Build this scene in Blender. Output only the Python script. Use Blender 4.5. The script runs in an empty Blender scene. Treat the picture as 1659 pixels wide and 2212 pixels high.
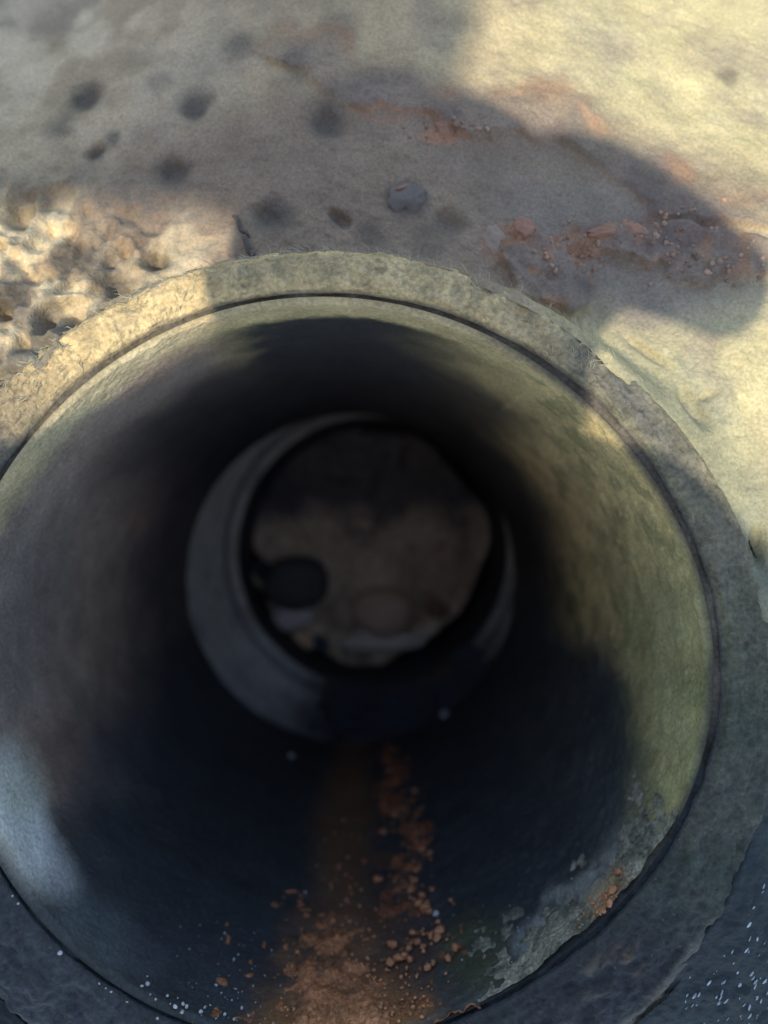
import bpy, bmesh, math, random
import numpy as np
from mathutils import Vector, Matrix

S = 0.07                      # metres per pipe radius: everything below is written in pipe radii
scene = bpy.context.scene
COL = scene.collection
random.seed(7)
RNG = np.random.default_rng(11)

# ------------------------------------------------------------------ camera
CAM = np.array([.098, .455, 1.916])
FW = np.array([33.5, -22., -1597.]); FW /= np.linalg.norm(FW)
UP = np.array([0, 1., 0]); UP -= UP.dot(FW) * FW; UP /= np.linalg.norm(UP)
RT = np.cross(FW, UP)
cd = bpy.data.cameras.new("camera")
cam = bpy.data.objects.new("camera", cd); COL.objects.link(cam)
cd.sensor_fit = 'VERTICAL'; cd.sensor_height = 36; cd.sensor_width = 27
cd.lens = 1597. / 2212. * 36
cd.clip_start = 0.004; cd.clip_end = 50
M = Matrix((RT, UP, -FW)).transposed().to_4x4()
M.translation = Vector(CAM * S)
cam.matrix_world = M
cd.dof.use_dof = True
cd.dof.focus_distance = 1.95 * S
cd.dof.aperture_fstop = 8.0
scene.camera = cam

# ------------------------------------------------------------------ light
SUN_EL, SUN_AZ = math.radians(66), math.radians(66)      # AZ: the way the light travels over the ground
world = bpy.data.worlds.new("World"); scene.world = world; world.use_nodes = True
wn = world.node_tree
sky = wn.nodes.new('ShaderNodeTexSky'); sky.sky_type = 'NISHITA'; sky.sun_disc = False
sky.sun_elevation = SUN_EL
tosun = Vector((-math.cos(SUN_AZ) * math.cos(SUN_EL), -math.sin(SUN_AZ) * math.cos(SUN_EL), math.sin(SUN_EL)))
sky.sun_rotation = math.atan2(tosun.x, tosun.y)
bg = wn.nodes['Background']; bg.inputs['Strength'].default_value = 0.15
wn.links.new(sky.outputs['Color'], bg.inputs['Color'])
sd = bpy.data.lights.new("sun", 'SUN'); sun = bpy.data.objects.new("sun", sd); COL.objects.link(sun)
sd.energy = 2.1; sd.angle = math.radians(.9); sd.color = (1.0, .94, .82)
sun.rotation_euler = (-tosun).to_track_quat('-Z', 'Y').to_euler()
scene.view_settings.view_transform = 'Standard'
scene.view_settings.look = 'None'
scene.view_settings.exposure = 1.08
scene.view_settings.gamma = 1
scene.cycles.use_denoising = True
scene.cycles.max_bounces = 10
scene.cycles.diffuse_bounces = 6

# ------------------------------------------------------------------ noise
def _h(ix, iy, iz, seed):
    h = (ix.astype(np.uint32) * np.uint32(374761393) + iy.astype(np.uint32) * np.uint32(668265263)
         + iz.astype(np.uint32) * np.uint32(2147483647) + np.uint32(seed * 974711 + 13))
    h = (h ^ (h >> np.uint32(13))) * np.uint32(1274126177)
    h = h ^ (h >> np.uint32(16))
    return (h & np.uint32(0xffff)).astype(np.float64) / 65535.

def vnoise(p, seed=0):
    q = np.floor(p).astype(np.int64); f = p - q
    f = f * f * f * (f * (f * 6 - 15) + 10)
    out = 0
    for dx in (0, 1):
        wx = f[:, 0] if dx else 1 - f[:, 0]
        for dy in (0, 1):
            wy = f[:, 1] if dy else 1 - f[:, 1]
            for dz in (0, 1):
                wz = f[:, 2] if dz else 1 - f[:, 2]
                out = out + wx * wy * wz * _h(q[:, 0] + dx, q[:, 1] + dy, q[:, 2] + dz, seed)
    return out * 2 - 1

def fbm(p, freq, octs=4, seed=0, gain=.5):
    out = 0; a = 1; tot = 0
    for k in range(octs):
        out = out + a * vnoise(p * (freq * 2 ** k) + 17.3 * k, seed + k); tot += a; a *= gain
    return out / tot

def ss(a, b, x):
    t = np.clip((x - a) / (b - a), 0, 1)
    return t * t * (3 - 2 * t)

def mix(c, col, m):
    return c * (1 - m[:, None]) + np.array(col)[None, :] * m[:, None]

def blob(x, y, cx, cy, rx, ry, soft=.5, rot=0):
    dx, dy = x - cx, y - cy
    if rot:
        c, s = math.cos(math.radians(rot)), math.sin(math.radians(rot))
        dx, dy = dx * c + dy * s, -dx * s + dy * c
    d = np.sqrt((dx / rx) ** 2 + (dy / ry) ** 2)
    return 1 - ss(1 - soft, 1 + soft, d)

def polydist(x, y, pts):
    """distance to a polyline and the side (+ left of its run)"""
    best = np.full(x.shape, 9e9); side = np.zeros(x.shape)
    for (x0, y0), (x1, y1) in zip(pts[:-1], pts[1:]):
        ex, ey = x1 - x0, y1 - y0
        t = np.clip(((x - x0) * ex + (y - y0) * ey) / (ex * ex + ey * ey), 0, 1)
        d = np.hypot(x - x0 - t * ex, y - y0 - t * ey)
        sgn = np.sign(ex * (y - y0) - ey * (x - x0))
        m = d < best
        best = np.where(m, d, best); side = np.where(m, sgn, side)
    return best, side

# ------------------------------------------------------------------ mesh helpers
def link(name, me, parent=None, mat=None):
    o = bpy.data.objects.new(name, me); COL.objects.link(o)
    if mat and not me.materials: me.materials.append(mat)
    if parent: o.parent = parent
    return o

def mesh_grid(name, V, nu, nv, closed, col=None, wet=None, mat=None, parent=None, flip=False):
    """V: (nu*nv,3) with v fastest; nu runs round when closed"""
    i = np.arange(nu if closed else nu - 1)[:, None]; j = np.arange(nv - 1)[None, :]
    i2 = (i + 1) % nu
    f = np.stack([i * nv + j, i2 * nv + j, i2 * nv + j + 1, i * nv + j + 1], -1).reshape(-1, 4)
    if flip: f = f[:, ::-1]
    return raw_mesh(name, V, f, col, wet, mat, parent)

def raw_mesh(name, V, f, col=None, wet=None, mat=None, parent=None):
    f = np.asarray(f); n = f.shape[1]
    me = bpy.data.meshes.new(name)
    me.vertices.add(len(V)); me.vertices.foreach_set('co', (np.asarray(V) * S).astype(np.float32).ravel())
    me.loops.add(f.size); me.loops.foreach_set('vertex_index', np.ascontiguousarray(f).astype(np.int32).ravel())
    me.polygons.add(len(f)); me.polygons.foreach_set('loop_start', (np.arange(len(f)) * n).astype(np.int32))
    me.update(calc_edges=True)
    me.polygons.foreach_set('use_smooth', np.ones(len(f), dtype=bool))
    if col is not None:
        a = me.color_attributes.new('tint', 'FLOAT_COLOR', 'POINT')
        a.data.foreach_set('color', np.concatenate([col, np.ones((len(col), 1))], 1).astype(np.float32).ravel())
    if wet is not None:
        a = me.attributes.new('wet', 'FLOAT', 'POINT'); a.data.foreach_set('value', wet.astype(np.float32))
    me.validate()
    return link(name, me, parent, mat)

def empty(name, loc=(0, 0, 0)):
    o = bpy.data.objects.new(name, None); o.empty_display_size = .01
    COL.objects.link(o); o.location = Vector(loc) * S
    return o

def tag(o, label, cat, group=None):
    o['label'] = label; o['category'] = cat
    if group: o['group'] = group
    return o

# ------------------------------------------------------------------ materials
def base_mat(name):
    m = bpy.data.materials.new(name); m.use_nodes = True
    nt = m.node_tree; b = nt.nodes['Principled BSDF']
    return m, nt, b

def tint_mat(name, grain=900., amp=.35, bump=.35, rough=.85, wetrough=.25, big=120., bdist=.0006, fleck=None, spec=.3):
    """colour from the surface's own tint, broken up by grain at two sizes"""
    m, nt, b = base_mat(name); N = nt.nodes.new; L = nt.links.new
    tc = N('ShaderNodeTexCoord')
    at = N('ShaderNodeAttribute'); at.attribute_name = 'tint'
    aw = N('ShaderNodeAttribute'); aw.attribute_name = 'wet'
    n1 = N('ShaderNodeTexNoise'); n1.inputs['Scale'].default_value = grain; n1.inputs['Detail'].default_value = 5; n1.inputs['Roughness'].default_value = .65
    n2 = N('ShaderNodeTexNoise'); n2.inputs['Scale'].default_value = big; n2.inputs['Detail'].default_value = 6
    vo = N('ShaderNodeTexVoronoi'); vo.inputs['Scale'].default_value = grain * .7
    for n in (n1, n2, vo): L(tc.outputs['Object'], n.inputs['Vector'])
    r1 = N('ShaderNodeMapRange'); r1.inputs['From Min'].default_value = .3; r1.inputs['From Max'].default_value = .7
    r1.inputs['To Min'].default_value = 1 - amp; r1.inputs['To Max'].default_value = 1 + amp
    L(n1.outputs['Fac'], r1.inputs['Value'])
    r2 = N('ShaderNodeMapRange'); r2.inputs['From Min'].default_value = .3; r2.inputs['From Max'].default_value = .7
    r2.inputs['To Min'].default_value = 1 - amp * .6; r2.inputs['To Max'].default_value = 1 + amp * .6
    L(n2.outputs['Fac'], r2.inputs['Value'])
    mu = N('ShaderNodeMath'); mu.operation = 'MULTIPLY'; L(r1.outputs[0], mu.inputs[0]); L(r2.outputs[0], mu.inputs[1])
    vm = N('ShaderNodeVectorMath'); vm.operation = 'SCALE'; L(at.outputs['Color'], vm.inputs[0]); L(mu.outputs[0], vm.inputs['Scale'])
    colout = vm.outputs[0]
    if fleck:
        v2 = N('ShaderNodeTexVoronoi'); v2.inputs['Scale'].default_value = fleck[1]; L(tc.outputs['Object'], v2.inputs['Vector'])
        lt = N('ShaderNodeMath'); lt.operation = 'LESS_THAN'; lt.inputs[1].default_value = fleck[2]; L(v2.outputs['Distance'], lt.inputs[0])
        sc = N('ShaderNodeSeparateColor'); L(v2.outputs['Color'], sc.inputs[0])
        gt = N('ShaderNodeMath'); gt.operation = 'GREATER_THAN'; gt.inputs[1].default_value = fleck[3]; L(sc.outputs[0], gt.inputs[0])
        ml = N('ShaderNodeMath'); ml.operation = 'MULTIPLY'; L(lt.outputs[0], ml.inputs[0]); L(gt.outputs[0], ml.inputs[1])
        ms = N('ShaderNodeMath'); ms.operation = 'MULTIPLY'; ms.inputs[1].default_value = fleck[4]; L(ml.outputs[0], ms.inputs[0])
        mx = N('ShaderNodeMix'); mx.data_type = 'RGBA'; L(ms.outputs[0], mx.inputs[0]); L(colout, mx.inputs[6]); mx.inputs[7].default_value = (*fleck[0], 1)
        colout = mx.outputs[2]
    L(colout, b.inputs['Base Color'])
    rr = N('ShaderNodeMapRange'); rr.inputs['To Min'].default_value = rough; rr.inputs['To Max'].default_value = wetrough
    L(aw.outputs['Fac'], rr.inputs['Value']); L(rr.outputs[0], b.inputs['Roughness'])
    b.inputs['Specular IOR Level'].default_value = spec
    ad = N('ShaderNodeMath'); ad.operation = 'MULTIPLY_ADD'; ad.inputs[1].default_value = -.6
    L(vo.outputs['Distance'], ad.inputs[0]); L(n1.outputs['Fac'], ad.inputs[2])
    bu = N('ShaderNodeBump'); bu.inputs['Strength'].default_value = bump; bu.inputs['Distance'].default_value = bdist
    L(ad.outputs[0], bu.inputs['Height']); L(bu.outputs[0], b.inputs['Normal'])
    return m

def plain_mat(name, c1, c2, scale=300., rough=.8, bump=.3, spec=.3):
    m, nt, b = base_mat(name); N = nt.nodes.new; L = nt.links.new
    tc = N('ShaderNodeTexCoord'); n = N('ShaderNodeTexNoise'); n.inputs['Scale'].default_value = scale; n.inputs['Detail'].default_value = 5
    L(tc.outputs['Object'], n.inputs['Vector'])
    cr = N('ShaderNodeValToRGB'); cr.color_ramp.elements[0].position = .35; cr.color_ramp.elements[1].position = .65
    cr.color_ramp.elements[0].color = (*c1, 1); cr.color_ramp.elements[1].color = (*c2, 1)
    L(n.outputs['Fac'], cr.inputs[0]); L(cr.outputs[0], b.inputs['Base Color'])
    b.inputs['Roughness'].default_value = rough; b.inputs['Specular IOR Level'].default_value = spec
    bu = N('ShaderNodeBump'); bu.inputs['Strength'].default_value = bump; bu.inputs['Distance'].default_value = .0005
    L(n.outputs['Fac'], bu.inputs['Height']); L(bu.outputs[0], b.inputs['Normal'])
    return m

M_ground = tint_mat('weathered_mortar', 1500, .24, .5, .9, .22, 110, .0005)
M_collar = tint_mat('sandy_collar', 1100, .38, .8, .9, .3, 200, .0007, fleck=((.6, .56, .42), 900, .2, .9, .10))
M_barrel = tint_mat('stained_barrel', 1300, .30, .45, .85, .35, 110, .0006)
M_ledge = tint_mat('limed_iron', 420, .2, .4, .75, .35, 60, .0006)
M_mud = tint_mat('silty_mud', 260, .3, .5, .8, .3, 60, .001)
M_rustcrust = tint_mat('rust_crust', 1400, .6, .9, .45, .3, 220, .0008)
M_nod = plain_mat('rust_nodule', (.38, .135, .05), (.68, .31, .14), 900, .35, .3, .6)
M_nod_dark = plain_mat('brown_rust', (.17, .065, .032), (.30, .12, .06), 900, .35, .3, .6)
M_white = plain_mat('quartz_grain', (.42, .41, .38), (.66, .65, .62), 500, .45, .2, .4)

# ------------------------------------------------------------------ shape of the mouth
_tp = np.radians([-180, -165, -150, -130, -110, -90, -75, -57, -40, -27, -15, 0, 15, 30, 45, 58, 70, 90, 110, 125, 140, 160, 180])
_rp = np.array([.004, .004, .002, 0, -.005, -.014, -.025, -.033, -.014, .002, .018, .024, .018, 0, -.010, -.014, -.009, -.003, .003, 0, .002, .004, .004])
def rho(t):
    t = (t + np.pi) % (2 * np.pi) - np.pi
    return 1 + np.interp(t, _tp, _rp)
def rho_s(t):
    return sum(rho(t + d) for d in np.radians([-8, -4, 0, 4, 8])) / 5
_to = np.radians([-180, -140, -90, -60, -40, -20, 0, 25, 45, 60, 90, 120, 140, 160, 180])
_ro = np.array([1.17, 1.22, 1.26, 1.28, 1.275, 1.22, 1.175, 1.15, 1.135, 1.125, 1.112, 1.12, 1.14, 1.16, 1.17])
def rout(t):
    t = (t + np.pi) % (2 * np.pi) - np.pi
    return sum(np.interp((t + d + np.pi) % (2 * np.pi) - np.pi, _to, _ro) for d in np.radians([-8, 0, 8])) / 3 - 1 + rho_s(t)

def deg(t): return (np.degrees(t) + 180) % 360 - 180
def adiff(a, b): return (a - b + 180) % 360 - 180
def ablob(th, z, ct, cz, rt, rz, soft=.5, rot=0):
    return blob(adiff(th, ct), z, 0, cz, rt, rz, soft, rot)

# ------------------------------------------------------------------ the ground round the mouth
PITS = [(-.475, 1.415, .045), (-.185, 1.27, .04), (-.02, 1.55, .045), (-.42, 1.64, .04), (-.80, 1.73, .05), (-.73, 1.51, .025), (.325, 1.235, .04), (-.75, 1.13, .05), (-.6, 1.04, .04), (-.5, 1.13, .03), (-.88, 1.0, .04), (.02, 1.26, .025)]
def plates(x, y, P):
    """two rough crusted plates that break off with a step, upper right"""
    n = fbm(P, 6, 4, 21); m = fbm(P, 15, 3, 22)
    d1, s1 = polydist(x, y, [(-.10, 1.72), (.06, 1.62), (.20, 1.60), (.32, 1.545), (.40, 1.515), (.52, 1.535), (.66, 1.50), (.80, 1.40), (.95, 1.30), (1.3, 1.22), (2.2, 1.2)])
    a = ss(-.012, .012, d1 * s1 + .045 * n + .03 * m) * ss(.22, .06, d1 + .08 * n)
    k = blob(x + .06 * n + .03 * m, y + .06 * m, .60, 1.10, .17, .12, .12, -20) + blob(x + .06 * n, y + .05 * m, .98, 1.17, .30, .075, .2, -12)
    return a, ss(.1, .9, k)
def ground_height(x, y, fine=True):
    t = np.arctan2(y, x); r = np.hypot(x, y); d = deg(t); e = np.clip(r - rout(t), -.2, 20)
    top = ss(28, 60, d) * (1 - ss(112, 140, d))
    z = -.005 - .13 * top * ss(-.02, .05, e) + (.012 * ss(118, 135, d) - .012 * (1 - top)) + .010 * (1 - top) * fbm(np.stack([x, y, np.zeros_like(x)], 1), 9, 3, 7)
    ec = np.minimum(e, 1.6)
    z = z - ec * (.10 + .16 * top) - .22 * ec * np.clip(-x, 0, 1.0) * ss(20, 60, d)
    z = z - .10 * ss(-.04, -.085, e)
    z = z - .05 * ss(-30, -50, d) * ss(-170, -130, d)
    P = np.stack([x, y, np.zeros_like(x)], 1)
    z = z + .035 * fbm(P, 1.7, 3, 5)
    # rough, rooty patch on the left
    rough = blob(x, y, -.85, .98, .42, .42, .5)
    rid = 1 - np.abs(fbm(P * np.array([1, .8, 1]), 12, 3, 31)) * 2.6
    z = z + rough * (.055 * rid + .03 * fbm(P, 7, 4, 33) + .015 * fbm(P, 30, 2, 34) - .04)
    for px_, py_, pr_ in PITS: z = z - .022 * blob(x + .012 * np.sin(60 * y), y + .012 * np.sin(55 * x), px_, py_, pr_, pr_ * .9, .6)
    # pits in the right hand face
    z = z - .035 * blob(x, y, .965, .705, .055, .02, .6, -55) - .02 * blob(x, y, 1.0, .74, .03, .015, .6, 20) - .02 * blob(x, y, .86, .86, .06, .012, .6, -40)
    z = z - .04 * blob(x, y, 1.13, .34, .02, .045, .6)
    if fine:
        z = z + .0050 * fbm(P, 52, 2, 41) + .004 * fbm(P, 20, 2, 43) + .010 * np.clip(fbm(P, 17, 2, 45) - .2, 0, 1)
        a, b = plates(x, y, P)
        z = z + a * (.022 + .016 * fbm(P, 13, 3, 48)) + b * (.030 + .030 * fbm(P, 17, 3, 49))
        pass
    return z

nth, nr = 1150, 250
th = np.linspace(-np.pi, np.pi, nth, endpoint=False)
fr = np.linspace(0, 1, nr)
TH, FR = np.meshgrid(th, fr, indexing='ij'); TH = TH.ravel(); FR = FR.ravel()
R0 = rout(TH) - .035 - .045 * (ss(55, 35, deg(TH)) + ss(118, 130, deg(TH)))
RR = R0 + np.where(FR < .88, FR / .88 * 1.25, 1.25 + ((FR - .88) / .12) ** 2 * 9)
X, Y = RR * np.cos(TH), RR * np.sin(TH)
Z = ground_height(X, Y)
Dg = deg(TH)
P = np.stack([X, Y, np.zeros_like(X)], 1)
big = fbm(P, 2.3, 4, 61); mid = fbm(P, 7, 4, 63); fin = fbm(P, 22, 3, 65)
c = np.tile(np.array([[.53, .41, .25]]), (len(X), 1))
c = mix(c, (.62, .54, .30), ss(.2, .9, X) * .9)                     # yellower to the right
c = mix(c, (.47, .36, .235), ss(.1, -.5, X) * .8)
c = mix(c, (.36, .29, .21), ss(.0, .5, mid) * .55)
c = mix(c, (.30, .27, .25), ss(.05, .5, big) * .3)
grime_shade = blob(X + .06 * mid, Y + .06 * big, .22, 1.30, 1.02, .36, .3)
c = mix(c, (.28, .205, .155), grime_shade * .8)                             # grime and painted shade in a band over the mouth
c = mix(c, (.27, .23, .20), blob(X + .08 * mid, Y + .08 * big, .85, 1.17, .42, .2, .5, -15) * .6)
c = mix(c, (.12, .10, .09), blob(X + .01 * mid, Y, .21, 1.32, .062, .056, .35) * .7)
c = mix(c, (.18, .15, .14), blob(X + .05 * mid, Y, 1.0, 1.24, .14, .09, .6) * .7)
c = mix(c, (.78, .62, .43), blob(X + .1 * mid, Y + .1 * fin, -.95, 2.0, .5, .42, .7) * ss(-.4, .2, mid) * .8)  # sunlit far left corner, painted as a paler tint
pale = blob(X + .10 * mid, Y + .10 * fin, -.78, 1.05, .48, .30, .5)  # pale crust, tint brightened where the sun patch falls
c = mix(c, (.78, .64, .42), pale * ss(-.3, .2, mid) * .95)
c = mix(c, (.17, .16, .145), blob(X, Y, -.85, .98, .42, .42, .5) * ss(.08, .42, fbm(P, 9, 3, 67)) * .75)
for sx, sy, sr, st in [(-.47, 1.42, .05, .5), (-.80, 1.73, .06, .8), (-.86, 1.62, .045, .6), (-.73, 1.51, .03, .8), (-.68, 1.56, .028, .7), (-.42, 1.66, .05, .6),
                       (-.02, 1.58, .06, .6), (-.1, 1.75, .05, .5), (-.3, 1.85, .05, .5), (.02, 1.9, .05, .4), (-.75, 1.13, .06, .8), (-.62, 1.05, .05, .7), (-.55, 1.2, .03, .6),
                       (-.5, 1.12, .05, .6), (-.85, 1.0, .04, .7), (-.9, 1.35, .07, .5), (-.17, 1.26, .06, .6), (.1, 1.22, .035, .5), (.26, 1.2, .05, .4), (-.3, 1.3, .03, .4), (-.55, 1.75, .04, .4), (1.22, 1.78, .03, .5)]:
    c = mix(c, (.10, .09, .08), blob(X + .02 * fin, Y + .02 * mid, sx, sy, sr, sr, .7) * st)
for sx, sy, rx, ry, st in [(.32, 1.53, .05, .025, .8), (.53, 1.21, .05, .035, .8), (.64, 1.17, .09, .05, .55), (.86, 1.22, .08, .03, .7), (.72, 1.22, .06, .02, .5), (.46, 1.18, .03, .05, .5), (1.0, 1.22, .12, .08, .35), (.18, 1.60, .1, .03, .3)]:
    c = mix(c, (.50, .23, .12), blob(X + .03 * fin, Y + .03 * mid, sx, sy, rx, ry, .7) * st * ss(-.35, .2, fin))
for px_, py_, pr_ in PITS: c = mix(c, (.10, .085, .07), blob(X + .02 * fin, Y + .02 * mid, px_, py_, pr_, pr_ * .9, .7) * .5)
c = mix(c, (.24, .27, .20), blob(X, Y, 1.02, .55, .14, .34, .6, 25) * ss(-.2, .3, mid) * .5)     # green film beside the collar
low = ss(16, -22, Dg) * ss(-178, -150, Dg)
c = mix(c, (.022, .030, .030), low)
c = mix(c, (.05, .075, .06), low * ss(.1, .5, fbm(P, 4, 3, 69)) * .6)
pa, pb = plates(X, Y, P)
edge_ = np.clip(4 * pa * (1 - pa) + 4 * pb * (1 - pb), 0, 1)
c = mix(c, (.25, .19, .155), np.clip(pa * .55 + pb * .7, 0, 1))
c = mix(c, (.13, .11, .11), np.clip(pa + pb, 0, 1) * ss(.0, .4, fbm(P, 9, 3, 68)) * .35)
c = mix(c, (.46, .24, .13), np.clip(edge_ * ss(.0, .4, mid) + pb * ss(.15, .4, fin), 0, 1) * .5)
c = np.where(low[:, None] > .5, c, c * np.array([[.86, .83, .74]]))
c = mix(c, (.22, .215, .13), ss(.16, .0, np.hypot(X, Y) - rout(TH) + .06 * mid) * ss(60, 40, Dg) * (1 - low) * .75)
c = mix(c, (.17, .15, .11), ss(.12, .0, np.hypot(X, Y) - rout(TH) + .08 * mid) * ss(115, 128, Dg) * (1 - low) * .8)
c = mix(c, (.105, .115, .085), ss(30, 2, Dg) * (1 - low) * ss(0, 1, mid * .8 + .6) * .9)
wet = .45 * low * blob(X, Y, 1.2, -.9, .5, .7, .4)
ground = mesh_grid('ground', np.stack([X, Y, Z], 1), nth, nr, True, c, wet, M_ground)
ground['kind'] = 'structure'

# ------------------------------------------------------------------ collar and barrel
mouth = empty('drain_pipe')
tag(mouth, 'round stained concrete drain pipe mouth, widest ring in the picture, opening into the dark', 'pipe')

nth = 1300
th = np.linspace(-np.pi, np.pi, nth, endpoint=False)
_tgp = np.radians([-180, -140, -90, -45, -10, 20, 45, 70, 92, 110, 130, 150, 180])
_gp = np.array([.006, .009, .012, .018, .018, .016, .022, .013, .007, .010, .012, .009, .006])
def gap(t): return np.interp(t, _tgp, _gp) * .75
prof = np.concatenate([np.stack([np.zeros(8), np.linspace(-.16, -.012, 8)], 1),
                       np.stack([np.linspace(.004, 1, 66), np.full(66, 9.)], 1),
                       np.stack([np.full(14, 1.0), np.linspace(-.01, -.34, 14)], 1)])
npf = len(prof)
TH = np.repeat(th, npf); Q = np.tile(prof[:, 0], nth); ZZ = np.tile(prof[:, 1], nth)
ri = rho_s(TH) - .002 + gap(TH); ro = rout(TH)
RR = ri + (ro - ri) * Q
edge = np.where(ZZ > 1, 1., 0.)
hump = (.005 + .013 * ss(38, 62, deg(TH)) * (1 - ss(150, 175, deg(TH)))) * np.sin(np.pi * np.clip(Q, 0, 1)) ** .7 - .012 * (1 - ss(0, .1, Q)) - .03 * ss(.7, 1, Q) ** 2 * (1 + .6 * (1 - ss(40, 60, deg(TH))) )
Z = np.where(ZZ > 1, hump, np.where(Q > .5, ZZ - .025, ZZ))
P = np.stack([RR * np.cos(TH), RR * np.sin(TH), Z], 1)
Pn = np.stack([TH * 4, RR * 14, Z * 10], 1)                   # streaked round the ring
n1 = fbm(P, 16, 4, 71); n2 = fbm(Pn, 3, 4, 73); n3 = fbm(P, 3, 3, 75); n4 = fbm(P, 40, 2, 77)
Z = Z + edge * (.014 * n1 + .009 * n2 + .009 * n4) * ss(0, .08, Q)
RR = RR + .010 * n1 * ss(.9, 1, Q) + (1 - ss(0, .1, Q)) * .006 * fbm(P, 9, 3, 79)
P = np.stack([RR * np.cos(TH), RR * np.sin(TH), Z], 1)
D = deg(TH)
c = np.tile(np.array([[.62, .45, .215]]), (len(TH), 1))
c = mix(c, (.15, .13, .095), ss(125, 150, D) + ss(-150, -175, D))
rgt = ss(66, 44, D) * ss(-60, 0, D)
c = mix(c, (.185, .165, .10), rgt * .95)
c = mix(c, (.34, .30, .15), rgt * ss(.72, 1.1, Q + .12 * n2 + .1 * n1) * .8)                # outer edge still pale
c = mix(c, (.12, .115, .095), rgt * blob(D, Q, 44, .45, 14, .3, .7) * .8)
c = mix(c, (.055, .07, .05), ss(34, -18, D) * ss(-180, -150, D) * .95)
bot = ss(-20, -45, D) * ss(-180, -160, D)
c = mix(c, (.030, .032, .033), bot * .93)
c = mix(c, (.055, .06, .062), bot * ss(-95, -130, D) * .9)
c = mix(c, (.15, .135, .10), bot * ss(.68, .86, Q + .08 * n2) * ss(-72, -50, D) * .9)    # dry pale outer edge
c = mix(c, (.15, .10, .06), blob(D, Q, -47, .35, 7, .22, .6) * ss(-.2, .3, n2) * .7)
c = mix(c, (.22, .20, .14), ss(.1, .5, n2) * (.05 + .2 * ss(40, 70, D)))
c = mix(c, (.16, .13, .10), ss(.15, .5, n3) * .2)
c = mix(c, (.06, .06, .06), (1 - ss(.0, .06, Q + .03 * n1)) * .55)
wet = bot * .55
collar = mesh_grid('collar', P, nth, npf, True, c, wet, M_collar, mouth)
collar['label'] = 'rough sandy collar round the mouth of the pipe'

dj = np.linspace(-np.pi, np.pi, 700, endpoint=False); TJ = np.repeat(dj, 8); QJ = np.tile(np.linspace(0, 1, 8), 700)
RJ = rho_s(TJ) * (.993 + .045 * QJ); PJ = np.stack([RJ * np.cos(TJ), RJ * np.sin(TJ), QJ * 0], 1); nj = fbm(PJ, 14, 4, 201)
PJ[:, 2] = -.030 + .016 * nj
cj = mix(np.tile(np.array([[.13, .11, .08]]), (len(TJ), 1)), (.03, .035, .035), ss(0, -20, deg(TJ)) * ss(-180, -150, deg(TJ)))
mesh_grid('joint_filler', PJ, 700, 8, True, cj, np.zeros(len(TJ)), M_collar, mouth)
# barrel ---------------------------------------------------------------
nz = 300
zs = np.concatenate([[-.0], np.linspace(.0, 1, nz - 1) ** 1.45 * 2.46])
nth = 1200
th = np.linspace(-np.pi, np.pi, nth, endpoint=False)
TH = np.repeat(th, nz); ZD = np.tile(zs, nth)
first = np.tile(np.arange(nz) == 0, nth)
blend = 1 - ss(.0, 1.6, ZD)
RR = (1 + (rho_s(TH) - 1) * blend) * .978
RR = RR + .014 * (1 - ss(0, .03, ZD)) ** 2
Pn = np.stack([np.cos(TH), np.sin(TH), -ZD], 1)
n1 = fbm(Pn, 12, 4, 81); n2 = fbm(Pn * np.array([1, 1, .45]), 5, 4, 83); n3 = fbm(Pn, 2.2, 3, 85); n4 = fbm(Pn, 34, 2, 87)
D = deg(TH)
rough = .6 + .75 * ss(60, 10, D) * ss(-100, -40, D)
RR = RR - (.006 * n1 + .004 * n4 + .008 * n3) * rough * ss(0, .02, ZD)
RR = RR - .010 * ablob(D, ZD, 54, .58, 1.0, .25, .8, -1.2)               # casting seam
gaplit = ablob(D + 3 * n1, ZD + .05 * n2, -43, .10, 14, .13, .45)  # pale patch standing for light through a gap
RR = RR - .008 * gaplit * ss(-.2, .4, n1)
Zb = -ZD - .02
Zb = np.where(first, -.12, Zb); RR = np.where(first, RR + .006, RR)
c = np.tile(np.array([[.62, .46, .19]]), (len(TH), 1))
c = mix(c, (.62, .46, .23), ss(.2, .0, ZD) * ss(35, 70, D))
upl = ss(104, 116, D)
c = mix(c, (.62, .49, .27), ablob(D + 3 * n1, ZD + .05 * n1, 128, .07, 17, .17, .35))  # sunlit lip at upper left, painted as a pale band
lft = ss(104, 118, D) + ss(-128, -150, D)
c = mix(c, (.40, .28, .195), np.clip(lft, 0, 1) * ss(.10, .24, ZD + .06 * n1 + .0016 * np.abs(adiff(D, 128)) ** 1) * .95)
c = mix(c, (.42, .24, .16), np.clip(lft, 0, 1) * ss(.1, .5, n3) * ss(.15, .4, ZD) * .6)
c = mix(c, (.16, .145, .125), ablob(D, ZD, 175, .2, 24, .5, .6) * .6)
rmask = ss(75, 50, D) * ss(-40, -20, D)
c = mix(c, (.22, .20, .085), rmask * ss(.0, .35, n1) * .55)
c = mix(c, (.16, .19, .07), rmask * ss(20, -10, D) * ss(-.05, .3, fbm(Pn * np.array([1, 1, .6]), 9, 4, 89)) * .7)
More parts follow.
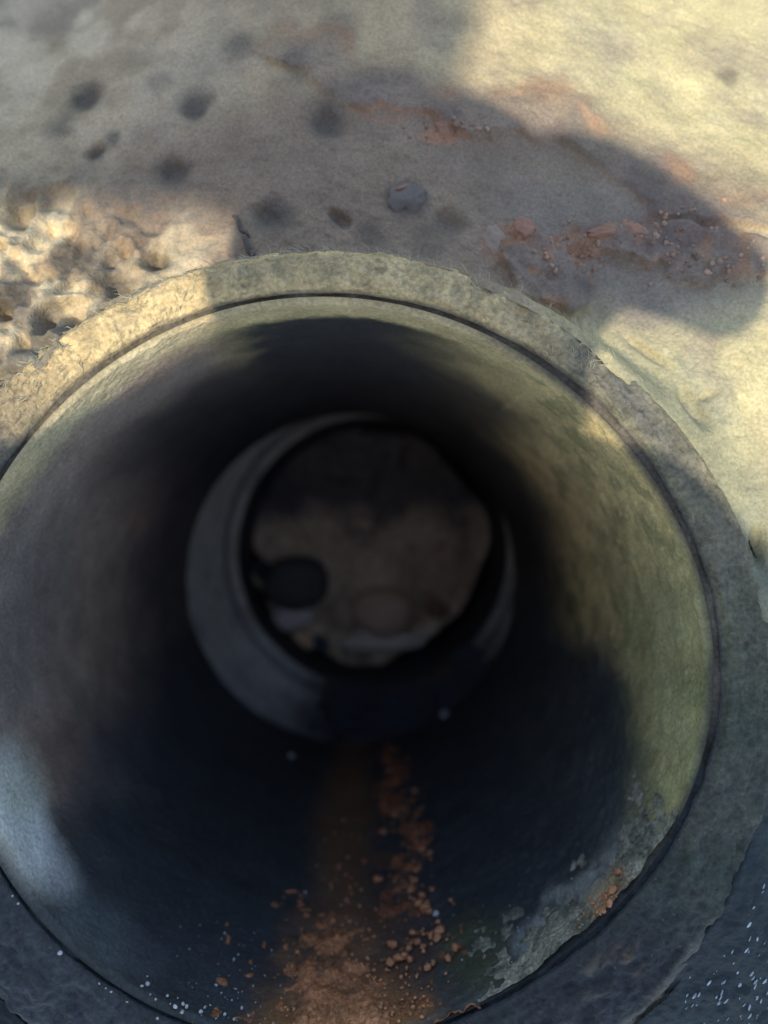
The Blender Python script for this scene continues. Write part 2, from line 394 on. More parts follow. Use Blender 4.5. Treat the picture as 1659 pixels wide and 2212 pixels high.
# dark biofilm with shade painted in, under the crown and round the floor
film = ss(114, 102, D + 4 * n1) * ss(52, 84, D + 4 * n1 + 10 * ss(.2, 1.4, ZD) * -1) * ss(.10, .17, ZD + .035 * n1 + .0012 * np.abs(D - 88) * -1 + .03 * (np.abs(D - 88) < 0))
c = mix(c, (.026, .027, .03), film * .95)  # biofilm colour with shade painted in
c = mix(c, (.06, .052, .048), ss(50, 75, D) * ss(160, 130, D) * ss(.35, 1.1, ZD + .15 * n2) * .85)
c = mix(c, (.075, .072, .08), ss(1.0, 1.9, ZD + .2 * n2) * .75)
c = mix(c, (.055, .052, .045), ss(-15, 10, D) * ss(80, 55, D) * ss(.8, 1.7, ZD + .15 * n2 - .004 * (50 - D)) * .9)  # shade painted with depth to soften the cast shadow's edge
c = mix(c, (.05, .045, .04), ss(40, 56, D + 4 * n2) * ss(.25, .75, ZD + .1 * n2) * ss(160, 130, D) * .8)  # shade painted past the upper edge of the lit wedge
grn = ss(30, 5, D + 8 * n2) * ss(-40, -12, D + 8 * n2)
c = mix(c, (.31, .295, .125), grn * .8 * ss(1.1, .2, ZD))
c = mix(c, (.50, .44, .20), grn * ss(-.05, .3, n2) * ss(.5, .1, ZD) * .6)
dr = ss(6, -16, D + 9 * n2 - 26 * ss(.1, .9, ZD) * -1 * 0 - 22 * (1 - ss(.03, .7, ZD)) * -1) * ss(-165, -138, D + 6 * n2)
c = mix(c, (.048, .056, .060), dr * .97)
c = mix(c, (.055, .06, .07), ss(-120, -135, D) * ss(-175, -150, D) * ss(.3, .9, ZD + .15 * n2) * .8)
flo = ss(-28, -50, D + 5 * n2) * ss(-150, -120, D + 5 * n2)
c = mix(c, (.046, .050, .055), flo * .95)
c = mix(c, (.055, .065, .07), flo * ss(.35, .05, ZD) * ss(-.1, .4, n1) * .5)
# painted sky sheen, lower left, and gap light as a crusty patch, lower right
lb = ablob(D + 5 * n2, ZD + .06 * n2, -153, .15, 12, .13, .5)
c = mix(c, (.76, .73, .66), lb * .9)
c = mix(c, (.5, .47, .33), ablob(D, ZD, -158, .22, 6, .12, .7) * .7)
c = mix(c, (.12, .13, .135), ablob(D + 5 * n2, ZD + .04 * n2, -131, .12, 9, .11, .6) * .6)
c = mix(c, (.26, .255, .215), gaplit * ss(-.45, .25, n1 + .4 * n2) * .85)
c = mix(c, (.36, .25, .13), ablob(D + 2 * n1, ZD, -40, .03, 6, .07, .6) * ss(-.2, .3, n1) * .8)
c = mix(c, (.33, .34, .34), ablob(D + 2 * n1, ZD + .03 * n1, -54, .12, 4, .07, .6) * .5)
c = mix(c, (.085, .085, .045), ablob(D + 4 * n2, ZD, -65, .22, 6, .2, .6) * .8)
# brown run down the middle of the floor
run = ablob(D + 2 * n2, ZD, -90.5, 1.6, 6.5, 1.6, .7)
c = mix(c, (.22, .115, .055), run * (.7 + .5 * n2))
c = mix(c, (.19, .095, .05), ablob(D + 6 * n1, ZD + .1 * n2, -87, .1, 12, .5, .8) * .7)
c = mix(c, (.17, .085, .045), ablob(D + 4 * n1, ZD, -80, .9, 9, .9, .6) * ss(-.1, .35, n1) * .6)
c = mix(c, (.42, .19, .07), ablob(D + 4 * n1, ZD + .05 * n1, -89, .0, 13, .22, .5) * .85)
c = mix(c, (.20, .105, .055), ablob(D + 5 * n1, ZD + .1 * n1, -92, .3, 9, .3, .6) * ss(-.3, .3, n1) * .8)
c = mix(c, (.05, .052, .045), ss(.035, .0, ZD + .01 * n1) * (.25 + .6 * ss(80, 50, D)) * ss(-178, -160, D))
wet = np.clip(dr + flo, 0, 1) * .75 * (1 - gaplit)
P = np.stack([RR * np.cos(TH), RR * np.sin(TH), Zb], 1)
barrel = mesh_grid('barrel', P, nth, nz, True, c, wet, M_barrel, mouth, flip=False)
barrel['label'] = 'stained inner wall, tan above and dark and slimy below'

def wall_point(d, z, lift=0.):
    t = math.radians(d); r = .978 * (1 + (float(rho_s(np.array([t]))[0]) - 1) * float(1 - ss(0, 1.6, np.array([z]))[0])) - lift
    return np.array([r * math.cos(t), r * math.sin(t), -z - .02])

# rust crust standing proud of the wall, its ragged edge dips into the wall
def crust(name, d0, d1, z0, z1, nu, nv, field, colf, parent, label=None):
    dd = np.linspace(d0, d1, nu); zz = np.linspace(z0, z1, nv)
    DD, Zg = np.meshgrid(dd, zz, indexing='ij'); DD = DD.ravel(); Zg = Zg.ravel()
    t = np.radians(DD)
    r = .978 * (1 + (rho_s(t) - 1) * (1 - ss(0, 1.6, Zg)))
    Pn = np.stack([np.cos(t), np.sin(t), -Zg], 1)
    h, col = field(DD, Zg, Pn), colf(DD, Zg, Pn)
    r = r - h
    o = mesh_grid(name, np.stack([r * np.cos(t), r * np.sin(t), -Zg - .02], 1), nu, nv, False, col, np.zeros(len(r)), M_rustcrust, parent)
    if label: o['label'] = label
    return o

def f1(D, Zg, Pn):
    n = fbm(Pn, 14, 4, 91); m = fbm(Pn, 34, 3, 93)
    k = ablob(D + 5 * n, Zg + .06 * n, -90, .06, 8.5, .2, .8) + .8 * ablob(D + 5 * n, Zg + .1 * n, -92, .36, 4.2, .2, .8)
    return .030 * (k - .42 + .30 * n) + .020 * m
def c1(D, Zg, Pn):
    n = fbm(Pn, 20, 3, 95)
    c = np.tile(np.array([[.50, .20, .085]]), (len(D), 1))
    c = mix(c, (.17, .085, .045), ss(-.1, .4, n) * .7)
    return mix(c, (.62, .27, .12), ablob(D, Zg, -89, .0, 9, .1, .6) * .8)
crust('rust_crust', -112, -66, .0, .75, 170, 190, f1, c1, mouth, 'orange rust crust on the floor of the pipe mouth')

def f2(D, Zg, Pn):
    n = fbm(Pn, 19, 4, 101); m = fbm(Pn, 44, 3, 103)
    w = -74 + 3 * np.sin(Zg * 7) - 4 * ss(1.2, 2.4, Zg)
    k = (1 - ss(2.0, 6.5, np.abs(D - w + 3 * n))) * ss(.45, .62, Zg) * ss(3., 1.9, Zg)
    return .034 * (k * (.55 + 1.5 * n) - .42) + .012 * m
def c2(D, Zg, Pn):
    n = fbm(Pn, 24, 3, 105)
    return mix(np.tile(np.array([[.34, .13, .06]]), (len(D), 1)), (.14, .06, .04), ss(-.15, .35, n) * .7)
crust('rust_crust', -92, -62, .4, 2.4, 130, 260, f2, c2, mouth, 'broken line of reddish rust running down into the dark')

def f3(D, Zg, Pn):
    n = fbm(Pn, 16, 4, 111); m = fbm(Pn, 36, 3, 113)
    k = ablob(D + 3 * n, Zg + .04 * n, -38, .03, 9, .09, .8) + ablob(D + 3 * n, Zg + .04 * n, -49, .08, 5, .09, .8) + .8 * ablob(D + 3 * n, Zg, -30, .1, 4, .07, .8)
    return .009 * (k - .5 + .5 * n) + .006 * m
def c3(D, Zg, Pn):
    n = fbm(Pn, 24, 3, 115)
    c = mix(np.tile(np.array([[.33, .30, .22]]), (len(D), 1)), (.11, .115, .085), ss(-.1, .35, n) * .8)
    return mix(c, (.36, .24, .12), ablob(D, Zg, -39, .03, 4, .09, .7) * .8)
o = crust('gaplit_crust', -66, -22, .0, .3, 200, 110, f3, c3, mouth, 'pale crust standing for gap light on the lower right of the pipe mouth')  # light through a gap, built as a raised pale crust

# ------------------------------------------------------------------ lower pipe with its ledge
lower = empty('lower_pipe', (.125, .15, -2.5))
tag(lower, 'smaller offset pipe deep in the bore, its pale ledge showing as a crescent', 'pipe')
OX, OY = .125, .15
nth, nq = 700, 90
th = np.linspace(-np.pi, np.pi, nth, endpoint=False)
TH = np.repeat(th, nq); Q = np.tile(np.linspace(0, 1, nq), nth)
RH = .817
RR = RH + Q * .45
Pn = np.stack([np.cos(TH) * 2, np.sin(TH) * 2, RR * 9], 1)
st = fbm(Pn, 2.0, 4, 121); sm = fbm(np.stack([RR * np.cos(TH), RR * np.sin(TH), Q * 0], 1), 6, 4, 123)
Z = -.06 + .12 * Q - .03 * np.exp(-((Q - .16) / .02) ** 2) - .02 * (1 - ss(0, .03, Q)) + .012 * np.sin(RR * 95 + 1.5 * sm) * ss(.02, .1, Q) * (.5 + .5 * sm) + .018 * st
c = np.tile(np.array([[.44, .39, .31]]), (len(TH), 1))
c = mix(c, (.26, .235, .20), ss(-.05, .4, st) * .8)
c = mix(c, (.13, .14, .15), np.exp(-((Q - .16) / .035) ** 2) * .8)
D = deg(TH)
c = mix(c, (.36, .35, .33), ss(-160, -135, D) * ss(-90, -120, D) * .5)
c = mix(c, (.17, .15, .12), ss(70, 30, D) * ss(-80, -40, D) * .45)
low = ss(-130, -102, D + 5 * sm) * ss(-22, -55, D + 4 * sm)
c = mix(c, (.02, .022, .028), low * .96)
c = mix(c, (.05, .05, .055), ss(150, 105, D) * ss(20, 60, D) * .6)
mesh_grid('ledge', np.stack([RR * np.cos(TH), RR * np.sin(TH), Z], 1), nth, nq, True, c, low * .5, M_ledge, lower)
nq = 60
TH = np.repeat(th, nq); Q = np.tile(np.linspace(0, 1, nq), nth)
sm = fbm(np.stack([np.cos(TH), np.sin(TH), Q * 2], 1), 5, 4, 131)
RR = RH + .004 - .012 * ss(.0, .1, Q) - .02 * sm * ss(.05, .3, Q) + .01 * (1 - ss(0, .04, Q))
Z = -.075 - Q * 1.5
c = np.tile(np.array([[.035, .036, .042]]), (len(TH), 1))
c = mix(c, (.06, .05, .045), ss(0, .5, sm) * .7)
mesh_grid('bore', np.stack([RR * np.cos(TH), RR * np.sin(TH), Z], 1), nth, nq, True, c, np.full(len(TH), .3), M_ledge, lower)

# silt lying on the low side of the ledge
dd = np.linspace(-110, -42, 160); qq = np.linspace(-.02, .36, 60)
DD, QQ = np.meshgrid(dd, qq, indexing='ij'); DD = DD.ravel(); QQ = QQ.ravel(); t = np.radians(DD)
r = RH + QQ; Pn = np.stack([r * np.cos(t), r * np.sin(t), QQ * 0], 1); n = fbm(Pn, 7, 4, 141)
k = ablob(DD + 6 * n, QQ, -76, .14, 27, .22, .9)
Z = -.05 + .12 * QQ / .45 + .10 * (k - .35) + .03 * n
c = mix(np.tile(np.array([[.022, .024, .03]]), (len(t), 1)), (.05, .028, .02), ss(.0, .4, n) * .8)
raw = mesh_grid('silt', np.stack([r * np.cos(t), r * np.sin(t), Z], 1), 160, 60, False, c, np.full(len(t), .3), M_mud, lower)

# ------------------------------------------------------------------ mud at the bottom
FZ = -3.14
nth, nr = 420, 150
th = np.linspace(-np.pi, np.pi, nth, endpoint=False)
TH = np.repeat(th, nr); Q = np.tile(np.linspace(0, 1, nr), nth)
RR = Q * .95
X, Y = OX + RR * np.cos(TH), OY + RR * np.sin(TH)
P = np.stack([X, Y, X * 0], 1)
n1 = fbm(P, 4.5, 4, 151); n2 = fbm(P, 11, 3, 153)
def mud_edge(t): return (.80 + .05 * np.cos(t - 2.6)) + .04 * np.sin(3 * t + 1) + .03 * np.sin(7 * t)
Z = FZ + .07 * n1 + .03 * n2 - .42 * ss(0, .12, RR - mud_edge(TH) - .04 * n1) + .08 * (1 - Q)
c = np.tile(np.array([[.56, .42, .28]]), (len(TH), 1))
c = mix(c, (.20, .15, .115), ss(0, .4, n1) * .7)
c = mix(c, (.55, .44, .31), ss(.1, .4, n2) * .4)
c = mix(c, (.37, .23, .16), blob(X, Y, .55, -.1, .3, .25, .6) * .6)
c = mix(c, (.085, .078, .078), ss(.22, .5, Y + .12 * n1) * .9)  # shade over the upper part of the floor, painted into the mud
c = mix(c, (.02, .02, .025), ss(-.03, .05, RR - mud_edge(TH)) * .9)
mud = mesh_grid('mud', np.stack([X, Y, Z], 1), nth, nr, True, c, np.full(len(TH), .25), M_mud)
mud['kind'] = 'structure'

# ------------------------------------------------------------------ stones and crumbs
_sph = {}
def rock_mesh(name, seed, sub=3, rough=.18, mat=None, flat=1.0, freq=1.3):
    bm = bmesh.new(); bmesh.ops.create_icosphere(bm, subdivisions=sub, radius=1)
    v = np.array([x.co[:] for x in bm.verts])
    n = fbm(v, freq, 3, seed)
    v = v * (1 + rough * 1.6 * n)[:, None]; v[:, 2] *= flat
    for x, q in zip(bm.verts, v): x.co = q * S
    for f in bm.faces: f.smooth = True
    me = bpy.data.meshes.new(name); bm.to_mesh(me); bm.free()
    if mat: me.materials.append(mat)
    return me

def place_rock(name, me, p, size, normal=(0, 0, 1), spin=0):
    o = bpy.data.objects.new(name, me); COL.objects.link(o)
    q = Vector(normal).to_track_quat('Z', 'Y').to_matrix().to_4x4() @ Matrix.Rotation(spin, 4, 'Z')
    sc = Matrix.Diagonal((*size, 1))
    m = q @ sc; m.translation = Vector(p) * S
    o.matrix_world = m
    return o

def floor_z(x, y):
    r = math.hypot(x - OX, y - OY); p = np.array([[x, y, 0.]])
    return FZ + .07 * float(fbm(p, 4.5, 4, 151)[0]) + .03 * float(fbm(p, 11, 3, 153)[0]) + .08 * (1 - r / .86)

PXF = 321.
def fl(px, py): return .098 + (px - 796) / PXF, .455 - (py - 1084) / PXF   # where the stone lies on the mud
FL = [  # name, px, py, half sizes, spin, colours, label
    ('stone', 640, 1258, (.22, .19, .13), .2, ((.07, .06, .058), (.12, .10, .095)), 'dark rounded stone at the left edge of the muddy bottom of the pipe'),
    ('stone', 545, 1225, (.13, .07, .07), -.3, ((.03, .028, .03), (.05, .045, .045)), 'small black stone against the pipe wall, left of the dark rounded stone'),
    ('stone', 625, 1335, (.17, .085, .08), .15, ((.50, .45, .38), (.66, .60, .52)), 'pale flat stone just below the dark rounded stone'),
    ('stone', 652, 1386, (.075, .085, .07), .6, ((.72, .47, .26), (.82, .58, .36)), 'small tan pebble, lowest of the stones at the pipe bottom'),
    ('stone', 825, 1318, (.21, .17, .13), 0, ((.50, .34, .23), (.60, .43, .30)), 'brown domed stone at the middle of the muddy pipe bottom'),
    ('stone', 738, 1322, (.085, .13, .09), .1, ((.40, .30, .21), (.50, .38, .27)), 'narrow brown stone between the pale flat stone and the domed stone'),
    ('stone', 830, 1388, (.30, .075, .08), .03, ((.56, .48, .38), (.70, .61, .50)), 'long pale stone along the lower edge of the muddy bottom'),
    ('stone', 945, 1318, (.085, .065, .06), -.5, ((.20, .11, .075), (.30, .17, .115)), 'small reddish brown stone on the right of the muddy bottom'),
    ('stone', 920, 1372, (.14, .05, .05), .45, ((.55, .43, .31), (.65, .52, .39)), 'thin tan stone at the lower right of the muddy bottom'),
    ('stone', 690, 1395, (.06, .075, .06), .9, ((.05, .06, .075), (.09, .10, .12)), 'small blue grey stone right of the tan pebble'),
]
for k, (nm, px, py, sz, sp, cc, lb) in enumerate(FL):
    x, y = fl(px, py)
    m = plain_mat('stone_surface', cc[0], cc[1], 120, .75, .4)
    me = rock_mesh('stone', 200 + k, 3, .12, m)
    tag(place_rock('stone', me, (x, y, floor_z(x, y) + sz[2] * .35), sz, (0, 0, 1), sp), lb, 'stone', 'stones lying in the mud')
# root
def tube(name, pts, radii, mat, seg=8, parent=None):
    V = []; pts = [np.array(p, float) for p in pts]
    for i, p in enumerate(pts):
        a = pts[min(i + 1, len(pts) - 1)] - pts[max(i - 1, 0)]; a /= np.linalg.norm(a)
        u = np.cross(a, (0, 0, 1.)); u = u / (np.linalg.norm(u) + 1e-9); w = np.cross(u, a)
        for s in range(seg):
            an = 2 * math.pi * s / seg
            V.append(p + radii[i] * (u * math.cos(an) + w * math.sin(an)))
    V = np.array(V); nv = len(pts)
    f = [[i * seg + s, i * seg + (s + 1) % seg, (i + 1) * seg + (s + 1) % seg, (i + 1) * seg + s] for i in range(nv - 1) for s in range(seg)]
    f += [[0, 3, 2, 1], [0, 5, 4, 3], [0, 7, 6, 5]] + [[(nv - 1) * seg + q for q in t] for t in ([0, 1, 2, 3], [0, 3, 4, 5], [0, 5, 6, 7])]
    return raw_mesh(name, V, f, None, None, mat, parent)
M_glint = plain_mat('glint_pale', (.30, .34, .35), (.6, .66, .66), 500, .2, .2, .7)
M_root = plain_mat('root_bark', (.24, .19, .11), (.36, .29, .17), 200, .8)
M_twig = plain_mat('twig_bark', (.09, .075, .06), (.16, .13, .11), 400, .85)
a, b_ = fl(515, 1225), fl(598, 1280)
tag(tube('root', [(a[0] + (b_[0] - a[0]) * s, a[1] + (b_[1] - a[1]) * s + .02 * math.sin(5 * s), FZ + .14 + .03 * math.sin(4 * s)) for s in np.linspace(0, 1, 8)],
         [.02, .024, .026, .027, .026, .024, .02, .012], M_root), 'thin pale root crossing in front of the dark rounded stone', 'root')

# pebbles and flakes set in the ground
def gz(x, y): return float(ground_height(np.array([x]), np.array([y]))[0])
M_peb = [plain_mat('pebble_grey', (.20, .165, .13), (.34, .28, .22), 500, .8, .9), plain_mat('pebble_dark', (.085, .072, .062), (.17, .14, .11), 500, .85, .5),
         plain_mat('flake_orange', (.36, .18, .11), (.52, .30, .19), 600, .8, .6), plain_mat('flake_tan', (.36, .27, .18), (.48, .36, .26), 600, .85, .6)]
GR = [
    ('pebble', .21, 1.315, (.052, .046, .024), 0, 0, 'round grey pebble with a rusty lower edge above the pipe mouth', 'pebble'),
    ('rust_flake', .325, 1.545, (.035, .026, .018), -.7, 2, 'bright orange flake on the broken mortar edge at the top', 'rust flake'),
    ('rust_flake', .53, 1.215, (.032, .03, .018), .2, 2, 'orange flake in the dark shade right of the round pebble', 'rust flake'),
    ('rust_flake', .452, 1.185, (.03, .045, .014), .5, 3, 'tan flake at the left end of the crumbling patch', 'rust flake'),
    ('rust_flake', .85, 1.225, (.04, .022, .014), -.4, 2, 'reddish flake nearest the right hand corner of the shade', 'rust flake'),
    ('rust_flake', .755, 1.215, (.04, .012, .01), .1, 2, 'long thin reddish flake between two orange flakes', 'rust flake'),
]
for k, (nm, x, y, sz, sp, mi, lb, ct) in enumerate(GR):
    me = rock_mesh(nm, 300 + k, 4, .3 if nm == 'pebble' else .34, M_peb[mi], 1, 1.5 if nm == 'pebble' else 1.9)
    tag(place_rock(nm, me, (x, y, gz(x, y) - sz[2] * (.15 if k == 0 or nm != 'pebble' else .35)), sz, (0, 0, 1), sp), lb, ct, 'pebbles set in the mortar' if ct == 'pebble' else 'rust flakes in the shaded mortar')
if True:   # orange lower edge of the grey pebble, a part of it
    peb = [o for o in COL.objects if o.name == 'pebble'][0]
    e = bpy.data.objects.new('rust_edge', rock_mesh('rust_edge', 351, 2, .25, M_peb[2])); COL.objects.link(e)
    e.parent = peb; e.location = (.25 * S, -.72 * S, .35 * S); e.scale = (.42, .16, .4); e.rotation_euler = (0, 0, .35)
for (x0, y0, x1, y1, rd, lb) in [(-.285, 1.265, -.235, 1.19, .006, 'thin brown twig bit above the rim at the top left of the mouth'),
                                 (-.25, 1.19, -.215, 1.125, .009, 'thicker brown twig bit leaning over the rim edge')]:
    pts = [(x0 + (x1 - x0) * s, y0 + (y1 - y0) * s + .008 * math.sin(9 * s), max(gz(x0 + (x1 - x0) * s, y0 + (y1 - y0) * s), gz(x0, y0)) + rd * 1.3) for s in np.linspace(0, 1, 7)]
    tag(tube('twig', pts, [rd * q for q in (.6, 1, .9, 1.05, .85, 1, .5)], M_twig), lb, 'twig', 'twig bits by the rim')

# rust nodules on the floor of the bore
nod_meshes = [rock_mesh('rust_nodule', 400 + k, 3, .42, M_nod, 1, 1.7) for k in range(4)] + [rock_mesh('rust_nodule', 410 + k, 3, .45, M_nod_dark, 1, 1.7) for k in range(3)]
NOD = [(-72.3, .53, .018), (-71.6, .50, .015), (-73.4, .57, .017), (-72.6, .61, .013), (-75.2, .68, .014), (-73.8, .73, .014), (-73.2, .80, .013), (-71.0, .94, .016), (-69.6, .90, .013),
       (-72.3, 1.02, .016), (-73.8, 1.2, .018), (-74.6, 1.32, .017), (-72.2, 1.45, .018), (-74.6, 1.5, .015), (-70.6, 1.55, .017), (-77, 1.35, .016), (-79.5, 1.5, .016), (-80.5, 1.2, .017), (-79.4, 1.7, .016),
       (-82, .8, .017), (-85, .95, .02), (-71.8, .37, .014), (-70.4, .355, .018), (-70.6, .325, .014), (-74.6, .345, .015), (-76.2, .33, .015), (-73.4, .32, .014), (-77.6, .29, .017), (-78.4, .30, .015), (-76.4, .275, .016),
       (-68.0, .25, .016), (-69.2, .21, .014), (-73.6, .20, .016), (-72.5, .22, .011), (-80.4, .27, .015), (-75.6, .41, .012), (-70.0, .42, .012), (-79.5, .36, .016), (-77.8, 1.9, .018), (-72.6, 1.75, .016), (-70.9, 2.0, .018), (-74.5, 2.2, .02),
       (-38.3, .03, .014), (-39.4, .005, .011), (-41, -.01, .01), (-35.6, .07, .015)]
for k, (d, z, r) in enumerate(NOD):
    d += random.uniform(-.35, .35); z += random.uniform(-.01, .01)
    p = wall_point(d, max(z, .002), r * .55)
    o = place_rock('rust_nodule', nod_meshes[k % 7 if z > .9 else k % 4], p, (r * random.uniform(.6, 1.25), r * random.uniform(.5, .85), r * .65),
                   (-math.cos(math.radians(d)), -math.sin(math.radians(d)), 0), random.uniform(0, 6))
    lb, gr = (('rust nodule in the pale patch at the lower right of the pipe', 'rust nodules in the pale patch') if d > -50 else
              ('rust nodule on the line of reddish rust running down into the dark', 'rust nodules on the reddish line') if z > .46 else
              ('loose orange rust nodule beside the orange crust near the pipe mouth', 'rust nodules by the orange crust'))
    tag(o, lb, 'rust nodule', gr)

# white chips big enough to point at
chip = rock_mesh('stone_chip', 430, 2, .2, M_white)
for (d, z, r, lb) in [(-55.6, 2.4, .030, 'bright white chip beside the dark lower edge of the small pipe'),
                      (-109.1, 2.05, .019, 'grey white chip alone on the dark wall left of the rust trail'),
                      (-70.4, .47, .012, 'tiny white chip beside the orange rust cluster')]:
    tag(place_rock('stone_chip', chip, wall_point(d, z, r * .4), (r, r * .8, r * .7), (-math.cos(math.radians(d)), -math.sin(math.radians(d)), 0), .5), lb, 'stone chip', 'white chips in the pipe')
t = math.radians(-134.5); r = 1.0
tag(place_rock('stone_chip', chip, (r * math.cos(t), r * math.sin(t), .0), (.0065, .006, .005)), 'white chip lodged in the dark joint at the lower left', 'stone chip', 'white chips in the pipe')

# uncountable small grit: one object per kind
def grit(name, pts, sizes, mat, seed, stretch=None):
    bm = bmesh.new(); bmesh.ops.create_icosphere(bm, subdivisions=1, radius=1)
    v0 = np.array([x.co[:] for x in bm.verts]); f0 = np.array([[q.index for q in f.verts] for f in bm.faces]); bm.free()
    rg = np.random.default_rng(seed); V = []; F = []
    for k, (p, s) in enumerate(zip(pts, sizes)):
        q = v0 * (1 + .25 * rg.uniform(-1, 1, (len(v0), 1))) * (s * rg.uniform(.6, 1.3, 3))
        a = rg.uniform(0, 6.28); ca, sa = math.cos(a), math.sin(a)
        if stretch: q = q * np.array([.8, 2.6, .8]) * 1.0; a = -.55 + rg.normal(0, .2); ca, sa = math.cos(a), math.sin(a); q = q[:, :] * 1.0
        q = q @ np.array([[ca, sa, 0], [-sa, ca, 0], [0, 0, 1]])
        V.append(q + p); F.append(f0 + len(v0) * k)
    o = raw_mesh(name, np.concatenate(V), np.concatenate(F), None, None, mat)
    o['kind'] = 'stuff'
    return o
rg = np.random.default_rng(5)
pts, sz = [], []
for k in range(420):                      # orange grit in and round the rust
    q = rg.random()
    if q < .45: d, z = rg.normal(-86, 6.5), abs(rg.normal(.15, .16))
    elif q < .72: d, z = rg.normal(-74, 2.6), rg.uniform(.25, 1.6)
    elif q < .82: d, z = rg.normal(-40, 2.2), abs(rg.normal(.0, .04))
    else: d, z = rg.normal(-90, 4), rg.uniform(.2, 1.4)
    s = rg.uniform(.0028, .0075); pts.append(wall_point(d, z + .003, s * .6)); sz.append(s)
grit('rust_grit', pts, sz, M_nod, 1)
pts, sz = [], []
for k in range(150):                      # pale sand on the dark wall
    q = rg.random()
    if q < .5: d, z = rg.normal(-106, 7), abs(rg.normal(.12, .16))
    elif q < .7: d, z = rg.normal(-60, 14), abs(rg.normal(.15, .25))
    elif q < .85: d, z = rg.normal(-100, 9), rg.uniform(.1, 1.0)
    else: d, z = rg.normal(-46, 5), abs(rg.normal(.03, .06))
    s = rg.choice([.0018, .0025, .0034, .005], p=[.6, .27, .10, .03]); pts.append(wall_point(d, z + .003, s * .6)); sz.append(s)
for k in range(7):
    d = rg.normal(-128, 9); t = math.radians(d); s = rg.uniform(.002, .004)
    pts.append(np.array([1.0 * math.cos(t), 1.0 * math.sin(t), -.005])); sz.append(s)
for k in range(16):
    d, z = rg.normal(-113, 4), abs(rg.normal(.015, .02)); s = rg.uniform(.003, .006); pts.append(wall_point(d, z, s * .6)); sz.append(s)
grit('sand_grains', pts, sz, M_white, 2)
pts, sz = [], []
while len(pts) < 420:                     # pale stretched grains standing in for wet glints, lower right corner
    x, y = rg.uniform(.95, 1.45), rg.uniform(-1.3, -.42)
    t = math.atan2(y, x)
    if math.hypot(x, y) < float(rout(np.array([t]))[0]) + rg.exponential(.03) + .005: continue
    s = rg.choice([.0018, .003, .004], p=[.5, .35, .15]); pts.append(np.array([x, y, gz(x, y) + s * .4])); sz.append(s)
grit('glint_grains', pts, sz, M_glint, 3, True)
pts, sz = [], []
for k in range(170):                      # crumbs of rusty mortar in the broken patches
    q = rg.integers(0, 5)
    cx, cy, ex, ey = [(.64, 1.16, .07, .035), (1.0, 1.24, .09, .06), (1.05, 1.12, .09, .05), (.33, 1.53, .05, .02), (.86, 1.2, .08, .03)][q]
    x, y = rg.normal(cx, ex), rg.normal(cy, ey); s = rg.uniform(.003, .009)
    pts.append(np.array([x, y, gz(x, y) + s * .2])); sz.append(s)
grit('mortar_crumbs', pts, sz, plain_mat('crumb_tan', (.22, .13, .085), (.44, .28, .18), 160, .85), 4)

# fine fibres and dust fuzz caught on the collar
pts, F = [], []
fib = []
rg = np.random.default_rng(9)
V = []; F = []
for k in range(1100):
    d = rg.uniform(48, 155)
    t = math.radians(d); q = rg.uniform(.05, 1.0)
    ri_, ro_ = float(rho_s(np.array([t]))[0]) + .02, float(rout(np.array([t]))[0]); r = ri_ + (ro_ - ri_) * q
    zc = .016 * math.sin(math.pi * q) ** .7 - .03 * max(0, (q - .86) / .14) ** 2
    p = np.array([r * math.cos(t), r * math.sin(t), zc])
    an = t + math.pi / 2 + rg.normal(0, .7); ln = rg.uniform(.012, .04); w = rg.uniform(.0005, .0010)
    dv = np.array([math.cos(an), math.sin(an), 0]) * ln; nv = np.array([-math.sin(an), math.cos(an), 0]) * w
    lift = np.array([0, 0, rg.uniform(.003, .009)]); b0 = len(V)
    mid_ = p + dv * .5 + lift + np.array([rg.normal(0, .004), rg.normal(0, .004), 0])
    for c_ in (p - nv, p + nv, p + np.array([0, 0, w]), mid_ - nv, mid_ + nv, mid_ + np.array([0, 0, w * 1.6]), p + dv + lift * .6): V.append(c_)
    F += [[b0, b0 + 1, b0 + 4], [b0, b0 + 4, b0 + 3], [b0 + 1, b0 + 2, b0 + 5], [b0 + 1, b0 + 5, b0 + 4], [b0 + 2, b0, b0 + 3], [b0 + 2, b0 + 3, b0 + 5], [b0 + 3, b0 + 4, b0 + 6], [b0 + 4, b0 + 5, b0 + 6], [b0 + 5, b0 + 3, b0 + 6]]
M_fib = plain_mat('dry_fibre', (.38, .35, .22), (.56, .52, .36), 300, .85)
o = raw_mesh('root_fibres', np.array(V), np.array(F), None, None, M_fib); o['kind'] = 'stuff'

# ------------------------------------------------------------------ the phone and the hands that hold it, out of frame above, limbs shaped to throw the shade
M_phone = plain_mat('phone_glass', (.02, .02, .022), (.03, .03, .033), 20, .25, 0)
M_skin = plain_mat('skin', (.45, .27, .19), (.52, .32, .23), 120, .55, .1)
PX0, PX1, PY0, PY1, PZ0, PZ1 = -.66, .30, -1.85, .64, 1.955, 2.07
bm = bmesh.new()
bmesh.ops.create_cube(bm, size=1)
for v in bm.verts: v.co = Vector(((PX0 + PX1) / 2 + v.co.x * (PX1 - PX0), (PY0 + PY1) / 2 + v.co.y * (PY1 - PY0), (PZ0 + PZ1) / 2 + v.co.z * (PZ1 - PZ0))) * S
ed = [e for e in bm.edges if abs(e.verts[0].co.z - e.verts[1].co.z) > .01 * S]
bmesh.ops.bevel(bm, geom=ed, offset=.28 * S, segments=8, profile=.5, affect='EDGES')
bmesh.ops.rotate(bm, verts=bm.verts[:], cent=Vector((.05, -.1, 2)) * S, matrix=Matrix.Rotation(math.radians(2), 3, 'Z'))
me = bpy.data.meshes.new('phone'); bm.to_mesh(me); bm.free()
ph = link('phone', me, None, M_phone)  # unseen, out of frame above
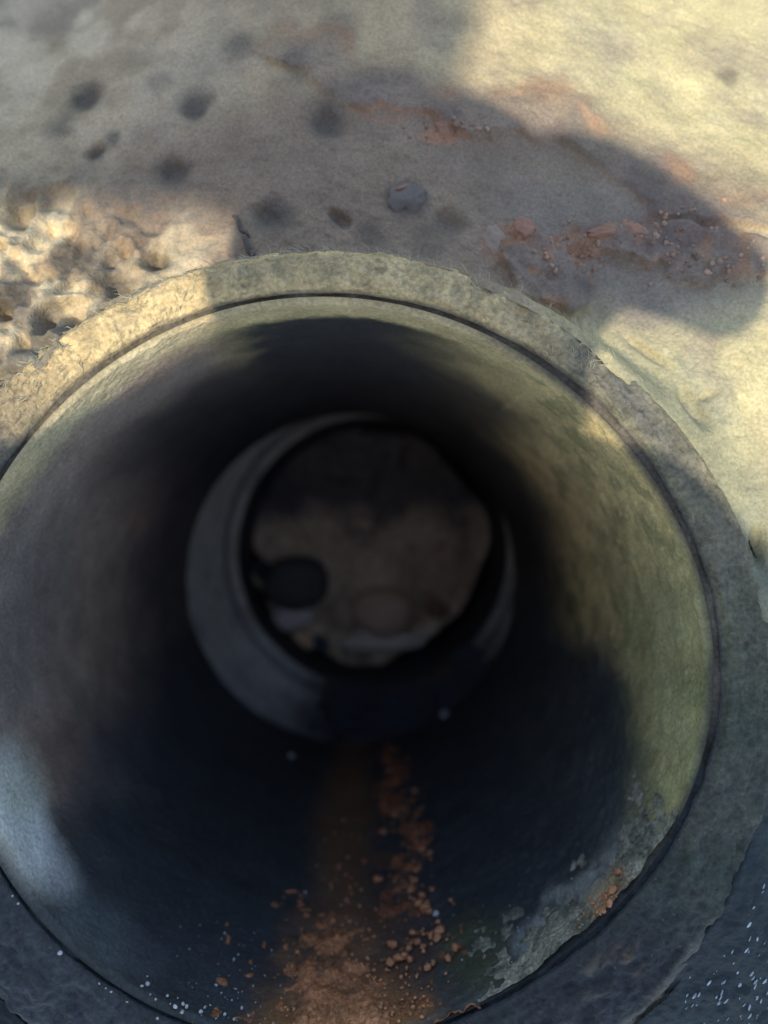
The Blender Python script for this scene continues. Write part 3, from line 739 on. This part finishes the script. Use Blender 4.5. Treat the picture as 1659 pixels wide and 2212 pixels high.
tag(ph, 'black phone held flat above the pipe mouth, out of the picture, throwing the shade', 'phone')

V, E_, Rd = [], [], []
def chain(pts, radii, root=None):
    prev = root
    for p, r in zip(pts, radii):
        V.append(Vector(p) * S); Rd.append(r * S); i = len(V) - 1
        if prev is not None: E_.append((prev, i))
        prev = i
    return prev
T = lambda *a: chain(*a)
chain([(-1.0, -1.04, 8.2)], [1.2]); head = 0                                    # head, leaning in from the left
chest = T([(-2.9, -1.2, 7.8), (-4.7, -1.1, 7.0)], [.7, 1.5], head)
hip = T([(-6.6, -1.2, 6.0), (-8.6, -1.2, 4.6)], [1.9, 1.9], chest)
for sy in (-1, 1):
    T([(-7.4, -1.2 + 1.3 * sy, 2.6), (-6.4, -1.2 + 1.4 * sy, .75), (-8.2, -1.2 + 1.4 * sy, .6), (-10.6, -1.2 + 1.4 * sy, .5), (-10.9, -1.2 + 1.4 * sy, .2)], [1.1, .8, .65, .5, .35], hip)
lh = T([(-4.6, -2.9, 6.6), (-2.9, -2.3, 3.7), (-1.0, -1.5, 2.62), (.1, -1.85, 2.55), (1.0, -1.72, 2.42)], [.75, .52, .56, .45, .60], chest)
for q in range(4): T([(1.15, -1.7 - .2 * q, 2.34), (1.3, -1.68 - .2 * q, 2.24), (1.3, -1.68 - .2 * q, 2.1)], [.14, .12, .1], lh)
T([(.58, -1.2, 2.38), (.36, -.68, 2.34), (.28, -.36, 2.26)], [.44, .32, .2], lh)
palm = T([(-4.9, .9, 6.8), (-4.2, .4, 4.3), (-1.45, -1.02, 2.72), (-.25, -.3, 2.42)], [.75, .5, .42, .36], chest)
T([(.17, .29, 2.34), (.43, .21, 2.3), (.65, .09, 2.26), (.75, .02, 2.2)], [.28, .21, .15, .11], palm)
T([(-.06, .22, 2.34), (-.02, .36, 2.3), (-.32, .44, 2.26), (-.5, .42, 2.2)], [.28, .27, .26, .2], palm)   # hand mass added to close the shade along the top
T([(.12, -.05, 2.34), (.34, .14, 2.28), (.52, .17, 2.2)], [.15, .13, .10], palm)
T([(-.3, .15, 2.36), (-.38, .38, 2.3), (-.40, .52, 2.2)], [.15, .13, .10], palm)
me = bpy.data.meshes.new('person')
me.from_pydata(V, E_, [])
pe = link('person', me, None, M_skin)
md = pe.modifiers.new('skin', 'SKIN'); md.use_smooth_shade = True
for i, r in enumerate(Rd): me.skin_vertices[0].data[i].radius = (r, r)
me.skin_vertices[0].data[hip].use_root = True; me.skin_vertices[0].data[0].use_root = False
sb = pe.modifiers.new('sub', 'SUBSURF'); sb.levels = 2; sb.render_levels = 2
tag(pe, 'person kneeling beside the pipe and leaning over it with a phone, out of the picture', 'person')
